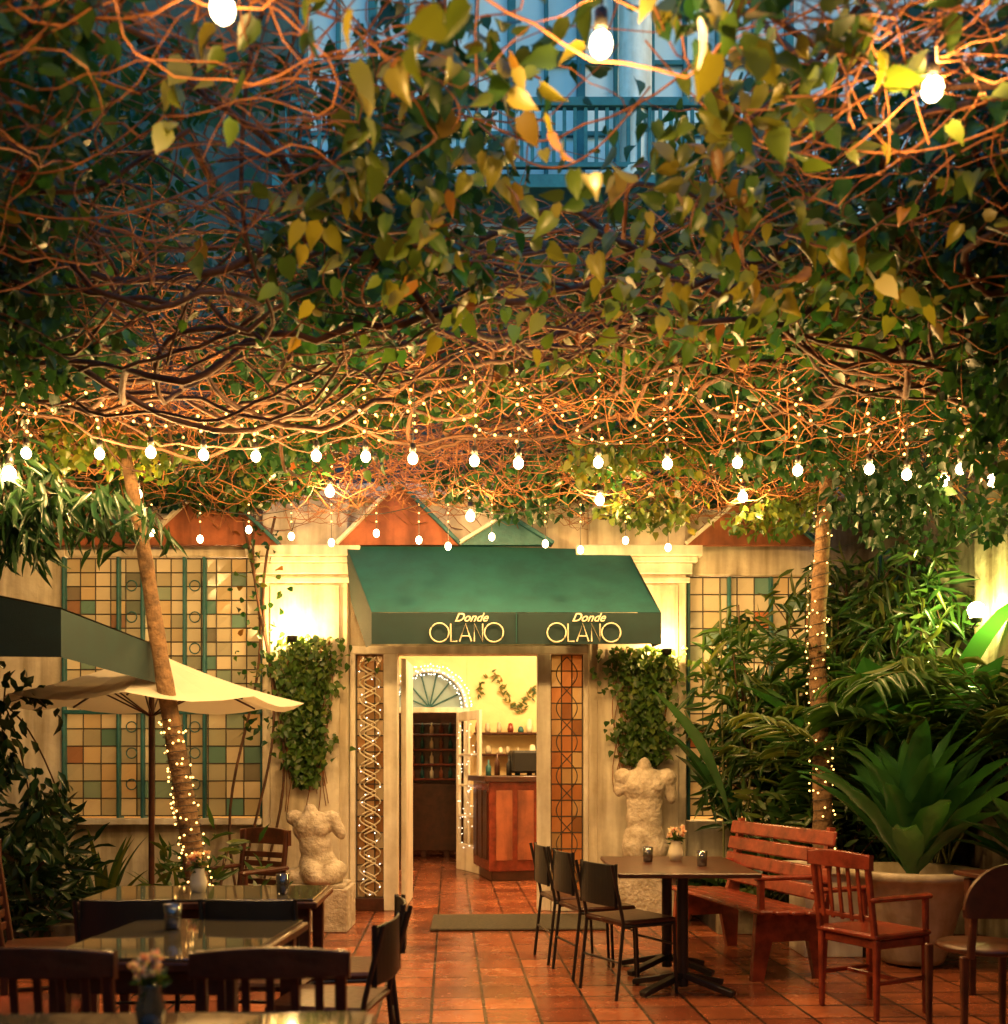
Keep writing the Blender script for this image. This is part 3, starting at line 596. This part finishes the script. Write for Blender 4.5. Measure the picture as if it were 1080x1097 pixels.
frond_plant('fern',(2.2,9.0,.15),20,(.5,.8),(.6,1.3),1.9,lf=.16,wid=.03)
def lanceclump(name,cx,cy,cz,s,n,m,Lr=(.14,.26),w=.035,dz=-.9):
    g=G(name); q=rng.normal(size=(n,3)); q=q/np.linalg.norm(q,axis=1,keepdims=True)*(rng.random((n,1))**.5)*np.array(s)+np.array([cx,cy,cz]); q=q[noise3(q*2.6)>-.3]; k=len(q)
    L=rng.uniform(*Lr,k); leaves('leaves',q,np.stack([rng.normal(0,.7,k),rng.normal(0,.5,k),rng.normal(dz,.4,k)],-1),rng.normal(size=(k,3))*.6+[0,-.8,.6],L,w,M[m],g.e,LANCE)
    P=[]
    for i in range(14):
        e=q[rng.integers(0,k)]; s0=np.array([cx,cy,cz-s[2]*.6]) if dz>-.5 else np.array([cx,cy,cz+s[2]*.6]); t=np.linspace(0,1,8)[:,None]; P.append(s0*(1-t)+e*t+np.array([0,0,.1])*np.sin(t*np.pi))
    tubes('twigs',np.array(P),.006,M['vined'],g.e,4); return g
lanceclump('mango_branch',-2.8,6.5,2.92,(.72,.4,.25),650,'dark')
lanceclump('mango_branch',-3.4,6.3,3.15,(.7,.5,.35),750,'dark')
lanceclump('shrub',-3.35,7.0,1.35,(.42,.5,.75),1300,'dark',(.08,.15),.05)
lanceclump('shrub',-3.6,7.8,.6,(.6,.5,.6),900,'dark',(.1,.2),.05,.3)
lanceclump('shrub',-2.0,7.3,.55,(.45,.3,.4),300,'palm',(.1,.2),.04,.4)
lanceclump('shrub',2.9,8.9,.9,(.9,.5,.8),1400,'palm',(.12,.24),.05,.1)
lanceclump('bamboo',2.15,9.35,1.8,(.5,.3,1.1),800,'palm',(.18,.32),.045,-.4)
lanceclump('bamboo',3.0,9.5,2.4,(.7,.3,1.0),1100,'palm',(.18,.32),.042,-.4)
lanceclump('bamboo',3.5,9.0,2.7,(.5,.4,.7),800,'palm',(.18,.32),.042,-.5)
g=G('bamboo_canes'); P=[]
for k in range(12):
    x=1.95+k*.14; t=np.linspace(0,1,10); P.append(np.stack([x+rng.normal(0,.3)*t**1.5,9.3+rng.normal(0,.1)+0*t,t*rng.uniform(1.8,3.1)],-1))
tubes('canes',np.array(P),.01,M['palm_stalk'],g.e,6)
def straps(name,loc,n,Lr,W,el,m,bend=1.2,wavy=0,prof='strap'):
    g=G(name,loc); V=[];F=[];rn=[]; K=12
    for i in range(n):
        az=2*math.pi*i/n*1.618*3+random.uniform(-.3,.3); L=random.uniform(*Lr); e=random.uniform(*el); h=np.array([math.cos(az),math.sin(az),0]); sd=np.array([-h[1],h[0],0]); q=h*.03; r=random.random(); b=random.uniform(.6,1.3)*bend
        k0=len(V); Wi=W*random.uniform(.75,1.1)
        for k in range(K+1):
            t=k/K; dv=h*math.cos(e)+np.array([0,0,math.sin(e)]); up=np.cross(sd,dv)
            if prof=='strap': w=Wi*(math.sin(min(1,t*1.6+.35)*math.pi/2)*(1-t**3))
            elif prof=='paddle': w=.015+Wi*(math.sin(math.pi*max(0,(t-.45)/.55))**.7 if .45<t<1 else 0)
            else: w=Wi*(math.sin(math.pi*min(1,(t**.9*.9+.06))))*(1 if t<1 else .05)+.005
            wv=wavy*math.sin(t*22+i)
            V+= [q-sd*w/2-up*(w*.22+wv),q.copy(),q+sd*w/2-up*(w*.22-wv)]; rn+=[r,min(1,r+.35),r]
            q=q+dv*L/K; e-=b/K*(t+.2)
        for k in range(K):
            for j in range(2): a=k0+k*3+j; F.append((a,a+1,a+4,a+3))
    mk('leaves',V,F,M[m],g.e,True,rnd=rn); return g
straps('agave_plant',(-3.15,8.2,.15),26,(.55,.85),.07,(.5,1.45),'palm',.7)
straps('agave_plant',(-2.55,8.3,.1),22,(.45,.75),.06,(.5,1.4),'palm',.8)
straps('agave_plant',(-3.6,8.0,.1),22,(.5,.8),.06,(.5,1.4),'dark',.8)
straps('banana_plant',(2.25,9.1,.1),10,(1.2,2.2),.28,(1.2,1.5),'broad',1.4,.008,'paddle')
straps('banana_plant',(3.35,8.75,.1),12,(1.8,2.9),.36,(1.15,1.5),'broad',1.5,.008,'paddle')
straps('philodendron',(2.1,8.8,.1),18,(.55,.95),.18,(.7,1.4),'dark',1.5,.008,'paddle')
straps('birds_nest_fern',(2.85,7.3,.62),38,(.8,1.35),.2,(.75,1.5),'broad',1.2,.012,'broad')
pp=G('planter_bowl',(2.85,7.3,0)); pp.lathe('bowl',[(0,.02),(.2,.02),(.22,.06),(.33,.45),(.42,.6),(.46,.62),(.46,.67),(.41,.67),(.38,.6),(0,.58)],M['pot'])
straps('birds_nest_fern',(3.75,6.9,.3),22,(.9,1.5),.19,(.7,1.4),'broad',1.5,.01,'broad')
pb=G('planter_box',(-2.1,7.15,0)); pb.b2('wall_front',(-.5,-.45,0),(.5,-.38,.3),M['oldwall']); pb.b2('wall_back',(-.5,.38,0),(.5,.45,.3),M['oldwall']); pb.b2('wall_l',(-.5,-.379,0),(-.43,.379,.3),M['oldwall']); pb.b2('wall_r',(.43,-.379,0),(.5,.379,.3),M['oldwall']); pb.b2('soil',(-.429,-.378,0),(.429,.378,.25),M['soil'])
pw=G('garden_bed'); pw.b2('kerb',(1.75,8.55,0),(4.0,8.65,.2),M['oldwall']); pw.b2('soil',(1.75,8.651,0),(4.0,9.79,.16),M['soil'])
pw=G('garden_bed'); pw.b2('kerb',(-5.2,7.75,0),(-2.35,7.85,.2),M['oldwall']); pw.b2('soil',(-5.2,7.851,0),(-2.35,9.79,.16),M['soil'])
pl=G('white_pedestal',(2.38,7.75,0)); pl.box('block',(0,0,.3),(.42,.42,.6),M['white']); pl.box('cap',(0,0,.63),(.5,.5,.058),M['white'])

# ------------------------------------------------------------------ statues
def statue(name,loc,blobs,rz=0,scale=1):
    g=G(name,loc,rz); bm=bmesh.new()
    for (c,s_,rot) in blobs:
        Mx=Matrix.Translation(Vector(c)*scale)@Euler([R(a) for a in rot]).to_matrix().to_4x4()@Matrix.Diagonal((s_[0]*scale,s_[1]*scale,s_[2]*scale,1))
        bmesh.ops.create_icosphere(bm,subdivisions=3,radius=1,matrix=Mx)
    me=bpy.data.meshes.new('torso'); bm.to_mesh(me); bm.free(); me.materials.append(M['stone']); o=bpy.data.objects.new('torso',me); sc.collection.objects.link(o); o.parent=g.e
    r=o.modifiers.new('r','REMESH'); r.mode='VOXEL'; r.voxel_size=.011; r.use_smooth_shade=True
    s_=o.modifiers.new('s','SMOOTH'); s_.iterations=10; s_.factor=.6
    tx=bpy.data.textures.new('chisel','CLOUDS'); tx.noise_scale=.06
    dp=o.modifiers.new('d','DISPLACE'); dp.texture=tx; dp.strength=.014; dp.mid_level=.5
    return g
g=statue('torso_statue',(1.25,9.3,.62),[((0,0,.12),(.19,.13,.17),(0,0,0)),((0,0,.3),(.165,.11,.2),(0,0,0)),((0,0,.42),(.165,.11,.2),(0,0,0)),((0,-.01,.57),(.2,.12,.16),(0,0,0)),((-.08,-.07,.58),(.09,.06,.06),(0,0,0)),((.08,-.07,.58),(.09,.06,.06),(0,0,0)),((-.19,0,.66),(.085,.08,.08),(0,20,0)),((.2,0,.65),(.09,.08,.09),(0,-20,0)),((.23,.01,.54),(.06,.06,.13),(0,-8,0)),((-.22,.01,.58),(.055,.06,.1),(0,8,0)),((0,0,.74),(.065,.06,.1),(0,0,0)),((-.09,-.02,.03),(.12,.12,.14),(0,0,0)),((.09,-.02,.03),(.12,.12,.14),(0,0,0)),((0,0,.68),(.17,.08,.06),(0,0,0))])
g.box('plinth',(0,0,-.36),(.5,.4,.52),M['stone'])
g=statue('seated_statue',(-1.6,8.9,.38),[((.02,0,.16),(.17,.13,.16),(0,10,0)),((.0,-.02,.32),(.14,.11,.17),(0,-8,0)),((-.03,-.02,.48),(.17,.11,.14),(0,-14,0)),((-.09,-.09,.48),(.07,.05,.06),(0,0,0)),((.05,-.09,.46),(.07,.05,.06),(0,0,0)),((-.18,0,.56),(.08,.07,.07),(0,0,0)),((.12,0,.55),(.09,.07,.07),(0,0,0)),((.19,-.02,.47),(.055,.055,.11),(0,-25,0)),((-.05,0,.62),(.055,.055,.06),(0,0,0)),((.0,-.14,.1),(.1,.2,.1),(10,0,25)),((.16,-.12,.1),(.09,.2,.1),(10,0,-20)),((-.14,-.02,.06),(.13,.12,.08),(0,0,0)),((0,.0,.02),(.24,.18,.05),(0,0,0))])
g.box('plinth',(0,0,-.2),(.6,.5,.36),M['stone']); g.box('plinth_top',(0,0,-.005),(.54,.44,.03),M['stone'])

# ------------------------------------------------------------------ umbrella
um=G('market_umbrella',(-2.63,7.8,0)); NS=8; V=[(0,0,2.24)];F=[]; rn=[.5]
for j in range(1,6):
    t=j/5
    for i in range(NS*4):
        a=2*math.pi*(i/(NS*4))+R(10); s_=(i%4)/4; flat=math.cos(math.pi/NS)/math.cos((s_-.5)*2*math.pi/NS)
        r=1.12*t*flat; V.append((r*math.cos(a),r*math.sin(a),2.24-.38*t-.035*math.sin(t*3.14)*(1)-(.05*t*math.sin(s_*math.pi)))); rn.append(.5)
for i in range(NS*4): F.append((0,1+i,1+(i+1)%(NS*4)))
for j in range(4):
    for i in range(NS*4): a=1+j*NS*4; b=a+NS*4; F.append((a+i,b+i,b+(i+1)%(NS*4),a+(i+1)%(NS*4)))
mk('canopy',V,F,M['fabric'],um.e,False,rnd=rn)
um.tube('pole',[(0,0,0),(0,0,2.3)],.022,M['darkwood'],10)
for i in range(NS):
    a=2*math.pi*i/NS+R(10); um.tube('rib_%d'%i,[(0,0,2.2),(1.0*math.cos(a),1.0*math.sin(a),1.85)],.009,M['darkwood'],5); um.tube('strut_%d'%i,[(0,0,1.75),(.5*math.cos(a),.5*math.sin(a),2.0)],.007,M['darkwood'],5)
um.lathe('finial',[(0,.07),(.025,.05),(.02,.0)],M['darkwood'],(0,0,2.26)); um.lathe('base',[(0,.08),(.2,.08),(.24,0)],M['blackmetal'])

# ------------------------------------------------------------------ furniture
def legs(g,w,d,h,m,t=.038,splay=0):
    for i,(sx_,sy_) in enumerate(((-1,-1),(1,-1),(-1,1),(1,1))): g.box('leg_%d'%(i+1),(sx_*(w/2-t/2),sy_*(d/2-t/2),h/2),(t,t,h),M[m],rot=(splay*sy_,-splay*sx_,0),taper=.75)
def curved_rail(g,n,w,y,z0,z1,dep,m,th=.025,arch=0,K=10):
    V=[];F=[]
    for k in range(K+1):
        t=k/K*2-1; x=t*w/2; yy=y-dep*(1-t*t); a=arch*(1-t*t)
        V+= [(x,yy-th/2,z0),(x,yy+th/2,z0),(x,yy+th/2,z1+a),(x,yy-th/2,z1+a)]
    for k in range(K):
        for j in range(4): F.append((k*4+j,k*4+(j+1)%4,k*4+4+(j+1)%4,k*4+4+j))
    F+= [(0,1,2,3),(K*4+3,K*4+2,K*4+1,K*4)]
    o=mk(n,V,F,M[m],g.e); bv=o.modifiers.new('b','BEVEL'); bv.width=.005; bv.segments=2; bv.limit_method='ANGLE'; return o
def slat_chair(loc,rz,m='darkwood',arms=False,h=.86,name='wooden_chair',style='v',w=.44):
    g=G(name,loc,rz); legs(g,w,.42,.44,m); g.box('seat',(0,0,.455),(w+.01,.44,.03),M[m],bev=.01)
    g.box('apron_front',(0,.18,.41),(w-.07,.02,.05),M[m]); g.box('apron_back',(0,-.18,.41),(w-.07,.02,.05),M[m])
    g.box('apron_left',(-w/2+.02,0,.41),(.02,.34,.05),M[m]); g.box('apron_right',(w/2-.02,0,.41),(.02,.34,.05),M[m])
    for i,s_ in enumerate((-1,1)): g.box('back_post_%d'%(i+1),(s_*(w/2-.02),-.235,.455+(h-.455)/2),(.035,.03,h-.44),M[m],rot=(8,0,0))
    curved_rail(g,'crest_rail',w+.02,-.262,h-(.075 if style=='v' else .1),h,.03,m,arch=.02)
    if style=='v':
        curved_rail(g,'lower_rail',w-.05,-.215,.54,.57,.02,m)
        for i in range(5):
            x=-w*.32+i*w*.16; g.box('slat_%d'%(i+1),(x,-.255,.56+(h-.66)/2),(.026,.012,h-.6),M[m],rot=(7,0,0),bev=.003)
    elif style=='h':
        for i in range(4): curved_rail(g,'slat_%d'%(i+1),w-.05,-.222-.008*i,.53+i*.065,.572+i*.065,.02,m,th=.014)
    if arms:
        for i,s_ in enumerate((-1,1)):
            g.box('arm_%d'%(i+1),(s_*(w/2),-.02,.66),(.05,.46,.028),M[m],bev=.01); g.box('arm_post_%d'%(i+1),(s_*(w/2),.17,.56),(.032,.032,.18),M[m])
    g.box('stretcher_1',(-w/2+.02,0,.2),(.02,.36,.025),M[m]); g.box('stretcher_2',(w/2-.02,0,.2),(.02,.36,.025),M[m]); g.box('stretcher_3',(0,0,.2),(w-.06,.02,.025),M[m])
    return g
def metal_chair(loc,rz,h=.8):
    g=G('metal_chair',loc,rz); m=M['blackmetal']; w=.4
    for i,s_ in enumerate((-1,1)):
        g.tube('back_leg_%d'%(i+1),[(s_*w/2,-.24,0),(s_*w/2,-.19,.44),(s_*w/2,-.2,.5),(s_*w/2,-.27,h)],.011,m); g.tube('front_leg_%d'%(i+1),[(s_*w/2,.2,0),(s_*w/2,.18,.44)],.011,m)
        g.tube('side_rail_%d'%(i+1),[(s_*w/2,-.2,.43),(s_*w/2,.18,.43)],.01,m)
    g.box('seat',(0,0,.45),(w+.01,.4,.035),M['darkwood'],bev=.012); curved_rail(g,'backrest',w-.02,-.235,.55,h,.025,'blackmetal',th=.012)
    g.tube('foot_rail',[(-w/2,-.215,.22),(w/2,-.215,.22)],.008,m); g.tube('front_rail',[(-w/2,.19,.3),(w/2,.19,.3)],.008,m)
def round_chair(loc,rz,m='redwood'):
    g=G('round_back_chair',loc,rz); legs(g,.44,.42,.44,m); g.lathe('seat',[(0,.44),(.22,.44),(.24,.455),(.22,.475),(0,.48)],M[m],seg=28)
    for i,s_ in enumerate((-1,1)): g.box('back_post_%d'%(i+1),(s_*.18,-.235,.58),(.035,.03,.3),M[m],rot=(8,0,0))
    K=24; V=[];F=[]
    for k in range(K+1):
        a=math.pi*k/K; x=.235*math.cos(a); z=.68+.23*math.sin(a); yy=-.25-.03*math.sin(a)
        V+= [(x,yy-.012,z),(x,yy+.012,z),(x*.98,yy+.012,.64),(x*.98,yy-.012,.64)]
    for k in range(K):
        for j in range(4): F.append((k*4+j,k*4+(j+1)%4,k*4+4+(j+1)%4,k*4+4+j))
    mk('round_backrest',V,F,M[m],g.e)
def table(loc,w,d,rz=0,top='glass',ped=False,name='dining_table'):
    g=G(name,loc,rz)
    if top=='glass':
        g.b2('top_frame',(-w/2,-d/2,.705),(w/2,d/2,.738),M['darkwood']); g.b2('glass_top',(-w/2+.02,-d/2+.02,.7385),(w/2-.02,d/2-.02,.75),M['glass'],bev=.003)
    else: g.b2('top',(-w/2,-d/2,.72),(w/2,d/2,.75),M['darkwood'])
    if ped:
        for i,y in enumerate((-d*.27,d*.27)):
            g.tube('column_%d'%(i+1),[(0,y,.03),(0,y,.72)],.035,M['blackmetal'],12); g.box('top_plate_%d'%(i+1),(0,y,.705),(.4,.08,.02),M['blackmetal'])
            for a in (35,-35):
                for q,sg in ((0,1),(1,-1)):
                    x=math.cos(R(a))*.17*sg; yy=y+math.sin(R(a))*.17*sg
                    g.box('foot_%d_%d_%d'%(i,a,q),(x,yy,.06),(.34,.055,.035),M['blackmetal'],rot=(0,(14 if sg>0 else -14),a),bev=.004)
    else:
        legs(g,w-.08,d-.08,.705,'darkwood',.06); g.box('apron_1',(0,-d/2+.06,.66),(w-.2,.02,.08),M['darkwood']); g.box('apron_2',(0,d/2-.06,.66),(w-.2,.02,.08),M['darkwood'])
    return g
table((-1.48,5.28,0),1.15,.62,2); table((-1.2,3.93,0),.72,.92,-3); table((-1.0,2.32,0),1.35,.85,2)
slat_chair((-.72,3.42,0),3,'darkwood',w=.46,h=.83); slat_chair((-1.4,3.42,0),-2,'darkwood',w=.46,h=.83)
metal_chair((-1.6,4.62,0),4,.83); metal_chair((-1.05,4.62,0),-4,.83)
metal_chair((-.7,4.2,0),82,.78); metal_chair((-.72,4.85,0),100,.76)
slat_chair((-1.86,4.0,0),-72,'redwood',h=.93); slat_chair((-2.35,5.4,0),-70,'darkwood',h=1.0,style='h')
slat_chair((-1.85,7.3,0),150,'darkwood',arms=True,h=.92,name='slatted_armchair',style='h')
table((1.1,6.75,0),.85,1.15,0,top='wood',ped=True)
metal_chair((.5,7.5,0),-78,.82); metal_chair((.62,7.0,0),-74,.82); metal_chair((.78,6.45,0),-62,.8)
slat_chair((2.1,5.95,0),-62,'redwood',arms=True,h=.9,name='wooden_armchair',style='v')
round_chair((2.48,5.4,0),3,'darkwood')
table((3.15,6.1,0),.7,.7,10,top='wood')
b=G('wooden_bench',(1.68,7.38,0),104.5); Lb=1.45
for i in range(4): b.box('seat_slat_%d'%(i+1),(0,.2-i*.115,.45-.006*i),(Lb,.1,.03),M['redwood'],bev=.01)
for i in range(4): b.box('back_slat_%d'%(i+1),(0,-.225-.022*i,.55+i*.12),(Lb,.024,.1),M['redwood'],rot=(11,0,0),bev=.01)
for i,x in enumerate((-Lb/2+.1,Lb/2-.1)):
    o=b.prism('end_frame_%d'%(i+1),[(-.27,0),(-.19,0),(-.14,.25),(.12,.25),(.18,0),(.26,0),(.23,.43),(-.18,.41),(-.24,.6),(-.3,.98),(-.34,.98),(-.3,.6)],-.022,.022,M['redwood'])
    o.rotation_euler=(0,0,R(90)); o.location=(x,0,0)
    b.box('arm_%d'%(i+1),(x,-.02,.66),(.06,.5,.03),M['redwood'],bev=.01); b.box('arm_post_%d'%(i+1),(x,.19,.55),(.045,.04,.2),M['redwood'])
M['petal']=leafmat('petals',[(0,(.7,.3,.25)),(.5,(.75,.6,.45)),(1,(.8,.72,.6))],.6,.3)
def flower_vase(loc,s=1,nf=9,vm='cream'):
    g=G('flower_vase',loc); g.lathe('vase',[(0,0),(.035*s,0),(.045*s,.05*s),(.03*s,.1*s),(.035*s,.12*s)],M[vm])
    P=[];H=[]
    for i in range(nf):
        a=random.uniform(0,6.28); r=random.uniform(.01,.05)*s; h=random.uniform(.15,.2)*s; P.append([(0,0,.1*s),(r*.5*math.cos(a),r*.5*math.sin(a),.14*s),(r*math.cos(a),r*math.sin(a),h)]); H.append(P[-1][-1])
    tubes('stems',np.array(P),.002,M['palm_stalk'],g.e,4)
    q=np.repeat(np.array(H),12,0); dv=rng.normal(size=(len(q),3))+[0,0,.6]; leaves('petals',q,dv,rng.normal(size=(len(q),3)),.024*s,.02*s,M['petal'],g.e)
    q=np.tile([[0,0,.13*s]],(24,1))+rng.normal(0,.012*s,(24,3)); leaves('leaves',q,rng.normal(size=(24,3))+[0,0,.4],rng.normal(size=(24,3)),.06*s,.02*s,M['palm'],g.e,LANCE)
flower_vase((-.88,2.6,.75),.85,9,'glass'); flower_vase((-1.55,5.3,.75),1); flower_vase((1.15,7.0,.75),1.1); flower_vase((3.0,6.0,.75),1.5,14)
for (x,y) in ((.95,6.9),(1.25,6.6),(-1.1,5.2),(-1.3,4.1)):
    g=G('drinking_glass',(x,y,.75)); g.lathe('glass',[(0,0.002),(.03,.002),(.036,.1),(.033,.1),(.028,.01)],M['glass'])
dm=G('door_mat',(.12,9.15,.004),2); dm.b2('mat',(-.75,-.42,0),(.75,.42,.02),M['mat'])

# ------------------------------------------------------------------ world + sun + camera
w=bpy.data.worlds.new('World'); sc.world=w; w.use_nodes=True; nt=w.node_tree; bg=nt.nodes['Background']
sky=nt.nodes.new('ShaderNodeTexSky'); sky.sky_type='NISHITA'; sky.sun_disc=False; sky.sun_elevation=R(3); sky.sun_rotation=R(120); sky.ozone_density=4; sky.dust_density=.5
mx=nt.nodes.new('ShaderNodeMixRGB'); mx.blend_type='MULTIPLY'; mx.inputs['Fac'].default_value=1; mx.inputs['Color2'].default_value=(.78,1.0,.9,1)
nt.links.new(sky.outputs[0],mx.inputs['Color1']); nt.links.new(mx.outputs[0],bg.inputs['Color']); bg.inputs['Strength'].default_value=1.6
sl=bpy.data.lights.new('sun','SUN'); sl.energy=.05; sl.angle=R(10); sl.color=(1,.8,.6); so=bpy.data.objects.new('sun',sl); sc.collection.objects.link(so)
so.rotation_euler=(R(87),0,R(-120+180))
cam=bpy.data.cameras.new('camera'); co=bpy.data.objects.new('camera',cam); sc.collection.objects.link(co); sc.camera=co
co.location=(0,0,1.4); co.rotation_euler=(R(90),0,0); cam.sensor_fit='HORIZONTAL'; cam.sensor_width=36; cam.lens=37.33; cam.shift_y=.2495; cam.clip_end=300
cam.dof.use_dof=True; cam.dof.focus_distance=8.5; cam.dof.aperture_fstop=2.2
